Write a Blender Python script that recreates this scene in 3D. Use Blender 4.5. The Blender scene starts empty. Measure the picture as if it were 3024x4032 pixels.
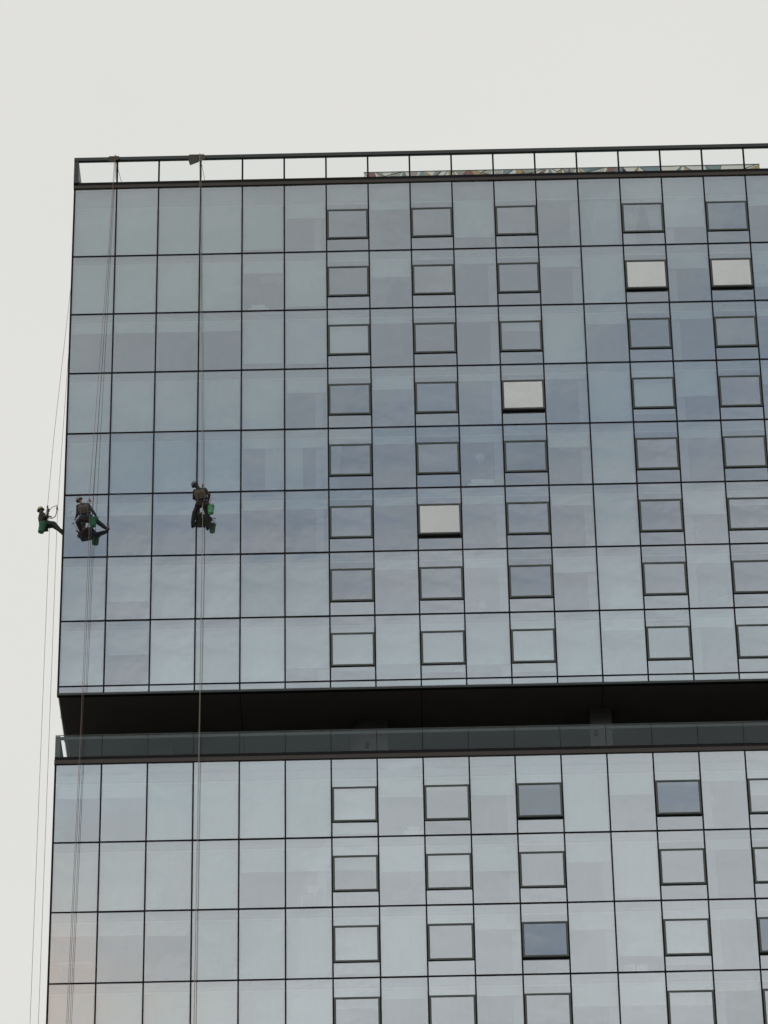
import bpy, bmesh, math, random
from mathutils import Vector, Matrix
R = math.radians
random.seed(7)
S = bpy.context.scene
COL = S.collection

# ------------------------------------------------------------------ camera
cam = bpy.data.objects.new('camera', bpy.data.cameras.new('camera'))
COL.objects.link(cam)
cm = ((0.9997713, 0.0208519, 0.0047482), (0.0157960, -0.5703535, -0.8212475), (-0.0144164, 0.8211347, -0.5705524))
M4 = Matrix(cm).to_4x4(); M4.translation = (14.1132, -147.9878, 1.6)
cam.matrix_world = M4
cam.data.sensor_fit = 'VERTICAL'; cam.data.sensor_height = 36; cam.data.sensor_width = 27
cam.data.lens = 36 * 17137.11 / 4032
cam.data.clip_start = 1; cam.data.clip_end = 8000
S.camera = cam
S.view_settings.view_transform = 'Standard'; S.view_settings.look = 'None'
S.view_settings.exposure = 0; S.view_settings.gamma = 1; S.view_settings.use_curve_mapping = False

# ------------------------------------------------------------------ sky: overcast with broken darker cloud behind the viewer
SUN_EL, SUN_AZ = R(21), R(-11)          # sun veiled by cloud, low behind the viewer and to the left
sun_dir = Vector((math.sin(SUN_AZ) * math.cos(SUN_EL), -math.cos(SUN_AZ) * math.cos(SUN_EL), math.sin(SUN_EL)))
W = bpy.data.worlds.new('World'); S.world = W; W.use_nodes = True
nt = W.node_tree; nt.nodes.clear()
class G:
    def __init__(s, nt): s.nt = nt
    def n(s, t, **k):
        o = s.nt.nodes.new(t)
        for a, b in k.items(): setattr(o, a, b)
        return o
    def l(s, a, b): s.nt.links.new(a, b)
    def math(s, op, a, b=None, c=None, clamp=False):
        o = s.n('ShaderNodeMath', operation=op, use_clamp=clamp)
        for i, v in enumerate((a, b, c)):
            if v is None: continue
            if isinstance(v, (int, float)): o.inputs[i].default_value = v
            else: s.l(v, o.inputs[i])
        return o.outputs[0]
    def mix(s, f, a, b, mode='MIX'):
        o = s.n('ShaderNodeMix', data_type='RGBA', blend_type=mode)
        for i, v in ((0, f), (6, a), (7, b)):
            if isinstance(v, (int, float)): o.inputs[i].default_value = v
            elif isinstance(v, (tuple, list)): o.inputs[i].default_value = tuple(v) + ((1,) if len(v) == 3 else ())
            else: s.l(v, o.inputs[i])
        return o.outputs[2]
    def ramp(s, f, stops, interp='LINEAR'):
        o = s.n('ShaderNodeValToRGB'); cr = o.color_ramp; cr.interpolation = interp
        while len(cr.elements) < len(stops): cr.elements.new(0.5)
        for e, (p, c) in zip(cr.elements, stops):
            e.position = p; e.color = tuple(c) + (1,)
        s.l(f, o.inputs[0]); return o.outputs[0]
    def noise(s, vec, scale, detail=3, rough=.5, dist=0):
        o = s.n('ShaderNodeTexNoise'); o.inputs['Scale'].default_value = scale
        o.inputs['Detail'].default_value = detail; o.inputs['Roughness'].default_value = rough
        o.inputs['Distortion'].default_value = dist
        if vec is not None: s.l(vec, o.inputs['Vector'])
        return o
g = G(nt)
tc = g.n('ShaderNodeTexCoord').outputs['Generated']
sep = g.n('ShaderNodeSeparateXYZ'); g.l(tc, sep.inputs[0])
dx, dy, dz = sep.outputs
mp = g.n('ShaderNodeMapping'); mp.inputs['Scale'].default_value = (1, 1, 1.7); g.l(tc, mp.inputs[0])
n1 = g.noise(mp.outputs[0], 6.5, 4, .5, .4).outputs[0]
n2 = g.noise(mp.outputs[0], 26, 4, .55, .6).outputs[0]
zz = g.math('ADD', dz, g.math('MULTIPLY', g.math('SUBTRACT', n1, .5), .035))
zz = g.math('ADD', zz, g.math('MULTIPLY', g.math('SUBTRACT', n2, .5), .022))
zz = g.math('SUBTRACT', zz, g.math('MULTIPLY', dx, .17))          # the darker bank dips towards one side
t = g.math('DIVIDE', g.math('SUBTRACT', zz, .30), .50, clamp=True)
def P(z): return (z - .30) / .50
back = g.ramp(t, [(0, (.60, .62, .64)), (P(.42), (.80, .84, .86)), (P(.475), (.81, .855, .89)), (P(.515), (.72, .775, .81)),
                  (P(.535), (.68, .77, .82)), (P(.550), (.60, .65, .70)), (P(.566), (.46, .51, .575)),
                  (P(.583), (.34, .415, .515)), (P(.600), (.44, .495, .55)), (P(.625), (.495, .535, .555)),
                  (P(.655), (.51, .54, .55)), (P(.677), (.86, .86, .83)), (1, (.96, .95, .93))])
n3 = g.noise(mp.outputs[0], 58, 3, .5, .8).outputs[0]
puff = g.math('ADD', .78, g.math('ADD', g.math('MULTIPLY', n2, .20), g.math('MULTIPLY', n3, .24)))
back = g.mix(1, back, puff, 'MULTIPLY')
# warm break in the cloud round the sun
vs = g.n('ShaderNodeVectorMath', operation='DOT_PRODUCT'); g.l(tc, vs.inputs[0])
wd = Vector((math.sin(R(-6.0)) * math.cos(R(27.5)), -math.cos(R(-6.0)) * math.cos(R(27.5)), math.sin(R(27.5))))
vs.inputs[1].default_value = wd
ang = g.math('MULTIPLY', g.math('SUBTRACT', 1, vs.outputs['Value']), 2100)
glow = g.math('POWER', 2.718, g.math('MULTIPLY', ang, -1))
back = g.mix(g.math('MULTIPLY', glow, .8), back, (1.05, .82, .68))
front = g.mix(g.math('MULTIPLY', n1, .9, clamp=True), (.758, .754, .728), (.82, .812, .785))
fr = g.math('MULTIPLY_ADD', dy, 2.0, .5, clamp=True)
over = g.mix(fr, back, front)
low = g.math('MULTIPLY_ADD', dz, 8, .4, clamp=True)
over = g.mix(low, (.30, .30, .29), over)
sky = g.n('ShaderNodeTexSky', sky_type='NISHITA', sun_disc=False)
sky.sun_elevation = SUN_EL; sky.sun_rotation = math.atan2(sun_dir.x, sun_dir.y)
b1 = g.n('ShaderNodeBackground'); g.l(sky.outputs[0], b1.inputs[0]); b1.inputs[1].default_value = .06
b2 = g.n('ShaderNodeBackground'); g.l(over, b2.inputs[0]); b2.inputs[1].default_value = 1.0
mx = g.n('ShaderNodeMixShader'); mx.inputs[0].default_value = .95
g.l(b1.outputs[0], mx.inputs[1]); g.l(b2.outputs[0], mx.inputs[2])
wo = g.n('ShaderNodeOutputWorld'); g.l(mx.outputs[0], wo.inputs[0])

sd = bpy.data.lights.new('sun', 'SUN'); sd.energy = .6; sd.angle = R(10); sd.color = (1, .93, .84)
so = bpy.data.objects.new('sun', sd); COL.objects.link(so)
so.rotation_euler = sun_dir.to_track_quat('Z', 'Y').to_euler(); so.location = (-60, -200, 180)

# ------------------------------------------------------------------ materials
MATS = {}
def mat(name, col, rough=.6, metal=0, var=.12, scale=4, spec=.5, bump=0):
    if name in MATS: return MATS[name]
    m = bpy.data.materials.new(name); m.use_nodes = True
    g = G(m.node_tree); b = m.node_tree.nodes['Principled BSDF']
    tcn = g.n('ShaderNodeTexCoord').outputs['Object']
    no = g.noise(tcn, scale, 5, .6)
    a = tuple(max(0, c * (1 - var)) for c in col); c2 = tuple(min(1, c * (1 + var)) for c in col)
    g.l(g.mix(no.outputs[0], a, c2), b.inputs['Base Color'])
    b.inputs['Roughness'].default_value = rough; b.inputs['Metallic'].default_value = metal
    b.inputs['Specular IOR Level'].default_value = spec
    if bump:
        bn = g.n('ShaderNodeBump'); bn.inputs['Strength'].default_value = bump; bn.inputs['Distance'].default_value = .02
        g.l(g.noise(tcn, scale * 4, 4).outputs[0], bn.inputs['Height']); g.l(bn.outputs[0], b.inputs['Normal'])
    MATS[name] = m; return m
def glassmat(name, fac, tint, trans, rough=.012, wav=.0012, film=0, rnd=.04):
    m = bpy.data.materials.new(name); m.use_nodes = True
    nt = m.node_tree; nt.nodes.clear(); g = G(nt)
    tcn = g.n('ShaderNodeTexCoord').outputs['Object']
    gl = g.n('ShaderNodeBsdfGlossy'); gl.inputs['Color'].default_value = (*tint, 1); gl.inputs['Roughness'].default_value = rough
    tr = g.n('ShaderNodeBsdfTransparent'); tr.inputs[0].default_value = (*trans, 1)
    if wav:
        bn = g.n('ShaderNodeBump'); bn.inputs['Strength'].default_value = 1; bn.inputs['Distance'].default_value = wav
        g.l(g.noise(tcn, .9, 2, .4).outputs[0], bn.inputs['Height']); g.l(bn.outputs[0], gl.inputs['Normal'])
    oi = g.n('ShaderNodeObjectInfo')
    f = g.math('MULTIPLY_ADD', oi.outputs['Random'], rnd, fac - rnd / 2)
    mx = g.n('ShaderNodeMixShader'); g.l(f, mx.inputs[0]); g.l(tr.outputs[0], mx.inputs[1]); g.l(gl.outputs[0], mx.inputs[2])
    out = mx.outputs[0]
    if film:                                    # thin film of dust, a little thicker along streaks
        d = g.n('ShaderNodeBsdfDiffuse'); d.inputs[0].default_value = (.45, .45, .44, 1)
        mpn = g.n('ShaderNodeMapping'); mpn.inputs['Scale'].default_value = (3, 3, .35); g.l(tcn, mpn.inputs[0])
        ff = g.math('MULTIPLY', g.noise(mpn.outputs[0], 2.0, 5, .6).outputs[0], film)
        m2 = g.n('ShaderNodeMixShader'); g.l(ff, m2.inputs[0]); g.l(out, m2.inputs[1]); g.l(d.outputs[0], m2.inputs[2]); out = m2.outputs[0]
    o = g.n('ShaderNodeOutputMaterial'); g.l(out, o.inputs[0]); MATS[name] = m; return m
glass = glassmat('coated_glass', .47, (.98, .99, 1), (.84, .878, .875), film=.06, wav=.005)
clear = glassmat('clear_glass', .024, (.95, 1, 1), (.978, .993, .985), film=.012, wav=0, rnd=0)
edge = glassmat('glass_edge', .1, (.8, 1, .95), (.75, .82, .80), wav=0)
black = mat('black_aluminium', (.0045, .0045, .005), .7, .0, .2, spec=.15)
dark = mat('dark_green_grey_metal', (.026, .036, .033), .5, .0, .12, spec=.3)
frame = mat('grey_green_frame', (.050, .062, .053), .5, .0, .12, spec=.3)
brown = mat('bronze_brown_coping', (.045, .037, .031), .6, 0, .15, spec=.25)
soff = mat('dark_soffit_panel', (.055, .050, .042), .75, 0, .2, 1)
slabm = mat('slab_concrete', (.40, .42, .42), .85, 0, .12, 2)
ceil = mat('ceiling_plaster', (.36, .35, .34), .9, 0, .06, 1)
wallm = mat('room_wall', (.22, .19, .19), .9, 0, .12, .6)
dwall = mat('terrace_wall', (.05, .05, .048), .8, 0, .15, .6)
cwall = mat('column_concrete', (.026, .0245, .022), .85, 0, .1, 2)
carpet = mat('room_carpet', (.12, .10, .09), .95, 0, .2, 3)
blindm = mat('roller_blind_fabric', (.61, .645, .65), .9, 0, .05, 1.5)
lightbox = mat('white_blind_box', (.74, .74, .72), .6, 0, .05)
firestop = mat('dark_firestop', (.06, .055, .055), .9, 0, .3, 6, bump=.5)
roofm = mat('roof_membrane', (.22, .22, .21), .9, 0, .15, .5)
white = mat('white_fabric', (.88, .87, .84), .9, 0, .06, 8)
curtm = mat('sheer_curtain', (.48, .50, .50), .95, 0, .06, 6)

# ------------------------------------------------------------------ mesh helpers
class MB:
    def __init__(s): s.bm = bmesh.new(); s.mats = []
    def mi(s, m):
        if m not in s.mats: s.mats.append(m)
        return s.mats.index(m)
    def box(s, x0, x1, y0, y1, z0, z1, m=None, bev=0):
        r = bmesh.ops.create_cube(s.bm, size=1)
        for v in r['verts']:
            v.co = Vector(((x0 + x1) / 2 + v.co.x * (x1 - x0), (y0 + y1) / 2 + v.co.y * (y1 - y0), (z0 + z1) / 2 + v.co.z * (z1 - z0)))
        fs = set(f for v in r['verts'] for f in v.link_faces)
        if m is not None:
            k = s.mi(m)
            for f in fs: f.material_index = k
        if bev:
            es = list(set(e for f in fs for e in f.edges))
            bmesh.ops.bevel(s.bm, geom=es, offset=bev, segments=2, affect='EDGES', profile=.5)
        return fs
    def poly(s, pts, thick, m, axis=1):         # prism from a front outline in x,z at y, extruded in +y
        vs = [s.bm.verts.new(p) for p in pts]
        f = s.bm.faces.new(vs); f.material_index = s.mi(m)
        r = bmesh.ops.extrude_face_region(s.bm, geom=[f])
        for v in [q for q in r['geom'] if isinstance(q, bmesh.types.BMVert)]: v.co[axis] += thick
        for q in r['geom']:
            if isinstance(q, bmesh.types.BMFace): q.material_index = s.mi(m)
        for v in vs:
            for q in v.link_faces: q.material_index = s.mi(m)
    def tube(s, pts, r, m=None, seg=8, r1=None):
        pts = [Vector(p) for p in pts]; rings = []
        n = len(pts)
        for i, p in enumerate(pts):
            d = (pts[min(i + 1, n - 1)] - pts[max(i - 1, 0)]).normalized()
            a = d.orthogonal().normalized() if i == 0 else (pa - d * pa.dot(d)).normalized()
            pa = a; b = d.cross(a)
            rr = r if r1 is None else r + (r1 - r) * i / (n - 1)
            rings.append([s.bm.verts.new(p + (a * math.cos(q) + b * math.sin(q)) * rr) for q in [2 * math.pi * k / seg for k in range(seg)]])
        k_ = s.mi(m) if m is not None else 0
        for i in range(n - 1):
            for k in range(seg):
                f = s.bm.faces.new((rings[i][k], rings[i][(k + 1) % seg], rings[i + 1][(k + 1) % seg], rings[i + 1][k]))
                f.material_index = k_; f.smooth = True
        for rg in (rings[0], rings[-1]):
            f = s.bm.faces.new(rg); f.material_index = k_
    def lathe(s, prof, c, m=None, seg=28, ax=(0, 0, 1)):
        q = Vector((0, 0, 1)).rotation_difference(Vector(ax)); c = Vector(c); rings = []
        for (rr, z) in prof:
            rings.append([s.bm.verts.new(c + q @ Vector((rr * math.cos(a), rr * math.sin(a), z))) for a in [2 * math.pi * k / seg for k in range(seg)]])
        k_ = s.mi(m) if m is not None else 0
        for i in range(len(prof) - 1):
            for k in range(seg):
                f = s.bm.faces.new((rings[i][k], rings[i][(k + 1) % seg], rings[i + 1][(k + 1) % seg], rings[i + 1][k]))
                f.material_index = k_; f.smooth = True
        for rg in (rings[0], rings[-1]):
            if (rg[0].co - rg[1].co).length > 1e-5:
                f = s.bm.faces.new(rg); f.material_index = k_
    def ball(s, c, r, m=None, sc=(1, 1, 1)):
        q = bmesh.ops.create_icosphere(s.bm, subdivisions=3, radius=r)
        k_ = s.mi(m) if m is not None else 0
        for v in q['verts']: v.co = Vector((v.co.x * sc[0], v.co.y * sc[1], v.co.z * sc[2])) + Vector(c)
        for f in set(f for v in q['verts'] for f in v.link_faces): f.material_index = k_; f.smooth = True
    def cap(s, p0, p1, r0, r1):                  # tapered limb with round ends
        p0 = Vector(p0); p1 = Vector(p1)
        if (p1 - p0).length > 1e-4: s.tube([p0, p1], r0, seg=14, r1=r1)
        for p, r in ((p0, r0), (p1, r1)):
            q = bmesh.ops.create_icosphere(s.bm, subdivisions=2, radius=r)
            for v in q['verts']: v.co += p
    def build(s, name, m=None, parent=None, loc=None, fix=True):
        if fix: bmesh.ops.recalc_face_normals(s.bm, faces=s.bm.faces)
        me = bpy.data.meshes.new(name)
        if loc is not None:
            for v in s.bm.verts: v.co -= Vector(loc)
        s.bm.to_mesh(me); s.bm.free()
        for q in s.mats: me.materials.append(q)
        if m is not None and not s.mats: me.materials.append(m)
        o = bpy.data.objects.new(name, me); COL.objects.link(o)
        if loc is not None: o.location = loc
        if parent is not None: attach(o, parent)
        return o
def attach(o, parent):
    o.parent = parent
    pl = WL.get(parent.name, Vector((0, 0, 0)))
    me = Vector(o.location); WL[o.name] = me
    o.location = me - pl
WL = {}
def tag(o, label=None, cat=None, group=None, kind=None):
    if label: o['label'] = label
    if cat: o['category'] = cat
    if group: o['group'] = group
    if kind: o['kind'] = kind
    return o
def empty(name, loc):
    o = bpy.data.objects.new(name, None); COL.objects.link(o); o.location = loc; WL[o.name] = Vector(loc); o.empty_display_size = .3
    return o
def B(name, m, parent, *dims, bev=0, loc=None):
    b = MB(); b.box(*dims, bev=bev); return b.build(name, m, parent, loc)

# ------------------------------------------------------------------ ground
gm = mat('ground_paving', (.15, .15, .145), .9, 0, .25, .05)
b = MB(); b.box(-3000, 3000, -3000, 3000, -1, 0); tag(b.build('ground', gm), 'grey paved ground', None, kind='structure')

# ------------------------------------------------------------------ the tower
BW, FH, ZL = 1.83, 3.1437, 121.3157          # bay width, floor height, level of the nominal top line
NC = 19                                      # bays built one by one
XR = 24 * BW                                 # right end of the tower
DEP = 20.0
AW = {6, 8, 10, 13, 15, 17}                  # bays with an opening window in every storey
rows = []                                    # (top z, nominal top, bottom z)
for k in range(8):
    nom = ZL - k * FH; rows.append((ZL + .605 if k == 0 else nom, nom, ZL - (k + 1) * FH))
L0 = ZL - 29.304
for k in range(5):
    nom = L0 - k * FH; rows.append((ZL - 28.832 if k == 0 else nom, nom, L0 - (k + 1) * FH))
tower = empty('glass_tower', (XR / 2, DEP / 2, 0))
tag(tower, 'tall blue grey glass curtain wall tower with a dark recessed terrace across its middle', 'building')

# how far the roller blind of each bay is drawn (0 open, 1 down)
BL = [
 [1,1,1,1,.88,.26,0,.12,.05,.72,.0,.05,0,0,.6,.12,.2,.5,1],
 [1,1,1,1,.22,.9,0,.35,0,.12,0,.22,1,.0,.3,0,.7,.4,1],
 [.2,.2,.2,.2,.85,.87,.7,.12,0,.12,.3,1,.22,0,.15,0,.12,1,.4],
 [1,1,1,1,1,.28,0,.25,0,.12,0,.12,1,.8,.5,0,.3,.6,1],
 [1,1,1,1,.15,.15,0,.12,0,.12,.1,.25,1,0,.12,0,.7,0,1],
 [.2,.2,.2,.2,.15,.15,0,.12,0,.12,0,.18,1,0,.4,.25,1,1,0],
 [1,.62,1,1,1,1,0,.14,0,.14,0,.26,1,.0,.14,0,.3,0,1],
 [1,.42,1,1,1,.72,.78,.68,.84,.72,.86,1,.16,.1,.14,.1,.5,1,1],
 [.22,.22,1,1,1,1,.9,.3,.2,.3,.2,1,.34,.2,.14,.4,1,1,.3],
 [1,1,1,1,.36,.36,.36,.4,.4,.42,.1,.3,.9,.1,.14,.1,.4,1,1],
 [.2,.2,.22,1,1,1,.9,1,.12,.22,.1,.26,.7,.86,.14,.1,.2,1,.4],
 [1,1,1,1,1,1,.3,.16,.15,.14,.1,.34,.34,.35,.14,.1,1,1,1],
 [1,1,.5,1,.3,1,0,1,.3,1,0,.4,1,0,.4,0,1,1,1]]
CURT = {(0, 12), (4, 4), (4, 5)}

def pane(name, x0, x1, z0, z1, parent, tilt=.22, y=0.0, t=.02):
    b = MB(); k = b.mi(glass); e = b.mi(edge)
    for f in b.box(x0, x1, y, y + t, z0, z1):
        f.normal_update(); f.material_index = k if f.normal.y < -.5 else e
    c = ((x0 + x1) / 2, y, (z0 + z1) / 2)
    o = b.build(name, None, parent, loc=c)
    o.rotation_euler = (R(random.uniform(-tilt, tilt)), 0, R(random.uniform(-tilt, tilt)))
    return o
def blind(x0, x1, ztop, zbot, frac, parent):
    if frac <= .1: return None
    h = ztop - .42 - zbot; zb = ztop - .42 - h * frac + (.03 if frac >= 1 else 0)
    b = MB(); b.box(x0 + .05, x1 - .05, .150, .154, zb, ztop - .42, blindm)
    b.box(x0 + .05, x1 - .05, .143, .162, zb - .025, zb - .001, lightbox)
    return b.build('roller_blind', None, parent)

# full-height panels: the 100 that show largest one by one, the rest as one part
full = []
for r, (zt, nom, zb) in enumerate(rows):
    for c in range(NC):
        if c in AW: continue
        vis = min(c + 1, 17 - .06 * r) - c
        if r == 12: vis *= .05
        full.append((max(0, vis) * (zt - zb) / (148 ** 2 + (zt) ** 2), r, c))
full.sort(reverse=True); big = set((r, c) for _, r, c in full[:100])
rest = MB(); rk = rest.mi(glass); re_ = rest.mi(edge); restb = MB()
HW = .031
wtn = 0; wtr = MB()
for r, (zt, nom, zb) in enumerate(rows):
    zT = zt - (.02 if zt == nom else 0); zB = zb + .02
    for c in range(NC):
        x0, x1 = c * BW + HW, (c + 1) * BW - HW
        if c in AW:
            wt, wb = nom - .86, nom - 2.46
            u = pane('upper_light', x0, x1, wt + .02, zT, tower)
            l = pane('lower_light', x0, x1, zB, wb - .02, tower)
            # opening window: the frame turns about its top edge
            fo = MB(); a = .075
            yf, yb = -.055, .03
            fo.box(x0 + .001, x1 - .001, yf, yb, wt - a, wt); fo.box(x0 + .001, x1 - .001, yf, yb, wb, wb + a)
            fo.box(x0 + .001, x0 + a, yf, yb, wb + a, wt - a); fo.box(x1 - a, x1 - .001, yf, yb, wb + a, wt - a)
            fr_ = fo.build('opening_window', frame, tower, loc=((x0 + x1) / 2, 0, wt))
            p = pane('glass_pane', x0 + a, x1 - a, wb + a, wt - a, fr_, tilt=.25, y=-.035)
            for q0 in (wt, wb - .02):
                g_ = MB(); g_.box(x0, x1, -.02, .05, q0, q0 + .02); wtn += 1
                (g_.build('window_transom', black, tower) if wtn <= 100 else None) if wtn <= 100 else wtr.box(x0, x1, -.02, .05, q0, q0 + .02)
            fr_['rc'] = r * 100 + c
            blind(x0, x1, nom, zb, BL[r][c], u)
        elif (r, c) in big:
            p = pane('glass_panel', x0, x1, zB, zT, tower)
            blind(x0, x1, nom, zb, BL[r][c], p)
        else:
            for f in rest.box(x0, x1, 0, .02, zB, zT):
                f.normal_update(); f.material_index = rk if f.normal.y < -.5 else re_
            f_ = BL[r][c]
            if f_ > .1:
                h = nom - .42 - zb
                restb.box(x0 + .05, x1 - .05, .150, .154, nom - .42 - h * f_ + .03, nom - .42)
q_ = wtr.build('window_transom', black, tower); q_['kind'] = 'stuff'
ro = rest.build('glass_panel', None, tower); ro['kind'] = 'stuff'
rb = restb.build('roller_blind', blindm, ro); rb['kind'] = 'stuff'

# windows that stand open, and by how many degrees
OPEN = {(1, 13): 3.2, (1, 15): 3.3, (3, 10): 3.9, (5, 8): 4.5, (8, 10): 2.7, (8, 13): 2.2,
        (10, 10): 3.2, (10, 15): 2.9, (6, 10): .35}
for o in list(COL.objects):
    if 'rc' in o:
        k = (o['rc'] // 100, o['rc'] % 100); del o['rc']
        a = OPEN.get(k, random.uniform(-.15, .25))
        o.rotation_euler.x = -R(a)
        if k in OPEN and OPEN[k] > 2: o['label'] = 'opening window pushed out at its bottom edge'

# mullions and transoms
UT, UB = ZL + .605, ZL - 25.50
LT, LB = ZL - 28.832, rows[-1][2]
for c in range(NC + 1):
    for zt, zb in ((UT, UB), (LT, LB)):
        w0, w1 = (c * BW - HW, c * BW + HW) if c else (-.045, HW)
        B('mullion', black, tower, w0, w1, -.035, .12, zb, zt)
for k in range(1, 8): B('transom', black, tower, HW, NC * BW, -.028, .10, ZL - k * FH - .026, ZL - k * FH + .026)
B('transom', black, tower, HW, NC * BW, -.028, .10, ZL - 8 * FH - .024, ZL - 8 * FH + .020)
for k in range(1, 6): B('transom', black, tower, HW, NC * BW, -.028, .10, L0 - k * FH - .026, L0 - k * FH + .026)
for c in range(NC): pane('base_strip_panel', c * BW + HW, (c + 1) * BW - HW, ZL - 25.455, ZL - 25.175, tower)
B('base_trim', dark, tower, -.047, XR, -.045, .12, ZL - 25.585, ZL - 25.50)
# light fittings just behind the glass of the storey above the recess
for (xa, xb, zl) in ((12 * BW + .15, 13 * BW - .7, ZL - 7 * FH), (13 * BW + .12, 13 * BW + .6, ZL - 7 * FH), (14 * BW - .6, 14 * BW - .25, ZL - 7 * FH), (10 * BW + .3, 11 * BW - .3, ZL - 3 * FH)):
    B('ceiling_light', lightbox, tower, xa, xb, .30, .42, zl - .54, zl - .461)
# rest of the front to the right, the side walls, the back and the storeys below the frame
ex = MB()
for (zt, zb) in ((UT, UB), (LT, LB)):
    ex.box(NC * BW + HW, XR, .0, .03, zb, zt, glass)
    for c in range(NC + 1, 24): ex.box(c * BW - HW, c * BW + HW, -.03, -.001, zb, zt, black)
for k in range(1, 9): ex.box(NC * BW + HW, XR, -.025, -.002, ZL - k * FH - .022, ZL - k * FH + .022, black)
for k in range(1, 6): ex.box(NC * BW + HW, XR, -.025, -.002, L0 - k * FH - .022, L0 - k * FH + .022, black)
ex.build('facade_end_bays', None, tower)
sb = MB()
for (zt, zb) in ((UT, UB), (LT, 0)):
    for xa in (-.02, XR + .01):
        sb.box(xa, xa + .03, .12, DEP, zb, zt, glass)
        q = -.022 if xa < 0 else .031
        for c in range(1, 11): sb.box(xa + q + .001, xa + q + .021, c * 1.83 - .02, c * 1.83 + .02, zb, zt, black)
        z = zt - 3.7
        while z > zb + 1:
            sb.box(xa + q + .004, xa + q + .019, .12, DEP, z - .022, z + .022, black); z -= FH
    sb.box(-.04, XR + .04, DEP + .001, DEP + .3, zb, zt, dark)
sb.build('side_and_back_wall', None, tower)
lo = MB(); z = LB
lo.box(0, XR, 0.0, .03, 0, LB - .023, glass)
while z > 3: z -= FH; lo.box(0, XR, -.025, -.002, z - .022, z + .022, black)
for c in range(0, 25): lo.box(c * BW - HW, c * BW + HW, -.03, -.0015, 0, LB - .023, black)
lo.box(.05, XR - .05, .5, .6, 0, LB - .5, wallm)
lo.build('lower_storeys', None, tower)

# floors, ceilings, rooms
cols_part = [0, 2, 4, 6, 9, 12, 14, 16, 19]
def interior(top, n, zstart, part_cols):
    for k in range(n):
        line = zstart - k * FH
        b = MB()
        b.box(.06, XR - .06, .22, 6.9, line - .28, line + .06, slabm)
        b.box(.06, XR - .06, .27, 6.9, line - .36, line - .281, firestop)
        b.box(.06, XR - .06, .30, 6.88, line - .46, line - .361, ceil)
        b.box(.06, XR - .06, .5, 6.9, line + .061, line + .075, carpet)
        b.build('floor_slab', None, tower)
        bb = MB(); bb.box(.06, XR - .06, .135, .20, line - .44, line - .37, lightbox); bb.build('blind_box', None, tower)
for (n, zs) in ((8, ZL), (5, L0)):
    interior(None, n, zs, cols_part)
    zb = zs - n * FH
    B('floor_slab', slabm, tower, .06, XR - .06, .22, 6.9, zb - .25, zb + .06)
    B('spandrel_light_block', slabm, tower, .06, XR - .06, .22, .38, zs + .061, zs + (.59 if zs == ZL else .34))  # added spandrel box: blocks sky light leaking in above each block's top slab
    for k in range(n):
        z1 = zs - k * FH - .461; z0 = zs - (k + 1) * FH + .076
        b = MB()
        off = (k * 3) % 5 - 2
        xs = [1.83 * c for c in cols_part]
        for i, x in enumerate(xs):
            b.box(x - .06, x + .06, .24, 6.8, z0, z1, wallm)
        b.box(.1, XR - .1, 6.8, 6.85, z0, z1, wallm)
        b.build('room_wall', None, tower)
# structural columns just inside the glass
for x in (10 * BW - .22, 12 * BW - .24, 14 * BW + .24, 5 * BW + 1.45, 17 * BW - .3):
    for (za, zb) in ((ZL + .4, UB + .1), (LT - .2, LB)):
        B('inner_column', ceil, tower, x - .16, x + .16, .24, .62, zb, za)

# parapet of the roof: coping, posts, glass, rail
B('parapet_coping', brown, tower, -.06, XR, -.062, .40, ZL + .605, ZL + .765)
B('parapet_base_channel', black, tower, -.05, XR, -.05, .10, ZL + .766, ZL + .93)
B('parapet_rail', dark, tower, -.07, XR, -.075, .09, ZL + 2.15, ZL + 2.335, bev=.012)
for c in range(1, NC + 1):
    B('parapet_post', black, tower, c * BW - .037, c * BW + .037, -.045, .05, ZL + .931, ZL + 2.149)
for c in range(NC):
    B('parapet_glass', clear, tower, c * BW + (.033 if c else .15), (c + 1) * BW - .033, -.01, .008, ZL + .931, ZL + 2.149)
sp = MB(); sp.box(-.068, .138, -.05, DEP, ZL + .801, ZL + 2.148, dark, bev=.01); sp.build('parapet_side_return', None, tower)
B('parapet_bracket', dark, tower, .14, .20, -.02, .5, ZL + .931, ZL + 1.03)
B('roof_deck', roofm, tower, .0, XR, .41, DEP, ZL - .2, ZL + .5)

# recess between the two blocks: soffit, terrace deck, back wall, columns, glass balustrade
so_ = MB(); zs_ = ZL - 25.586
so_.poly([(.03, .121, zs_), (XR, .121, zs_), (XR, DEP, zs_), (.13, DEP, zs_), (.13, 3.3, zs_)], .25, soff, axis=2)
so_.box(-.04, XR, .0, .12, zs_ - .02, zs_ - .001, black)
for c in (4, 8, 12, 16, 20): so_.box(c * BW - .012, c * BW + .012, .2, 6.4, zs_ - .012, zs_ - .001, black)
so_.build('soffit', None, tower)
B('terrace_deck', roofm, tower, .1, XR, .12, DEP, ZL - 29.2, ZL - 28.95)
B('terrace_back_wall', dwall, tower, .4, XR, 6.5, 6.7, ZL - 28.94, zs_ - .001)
TR = ZL - 28.832
for (xa, xb, ya) in ((3.3, 4.4, 3.7), (12.0, 13.23, 2.3), (21.45, 22.32, 1.7), (31.0, 32.0, 2.3)):
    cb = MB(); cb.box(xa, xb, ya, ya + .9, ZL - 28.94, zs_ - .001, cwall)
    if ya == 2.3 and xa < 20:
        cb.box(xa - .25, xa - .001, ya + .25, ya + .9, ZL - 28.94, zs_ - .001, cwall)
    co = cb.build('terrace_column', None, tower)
    lp = MB(); lp.box((xa + xb) / 2 - .3, (xa + xb) / 2 - .14, ya - .08, ya - .001, ZL - 26.95, ZL - 26.70, black, bev=.01); lp.build('wall_lamp', None, co)
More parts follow.
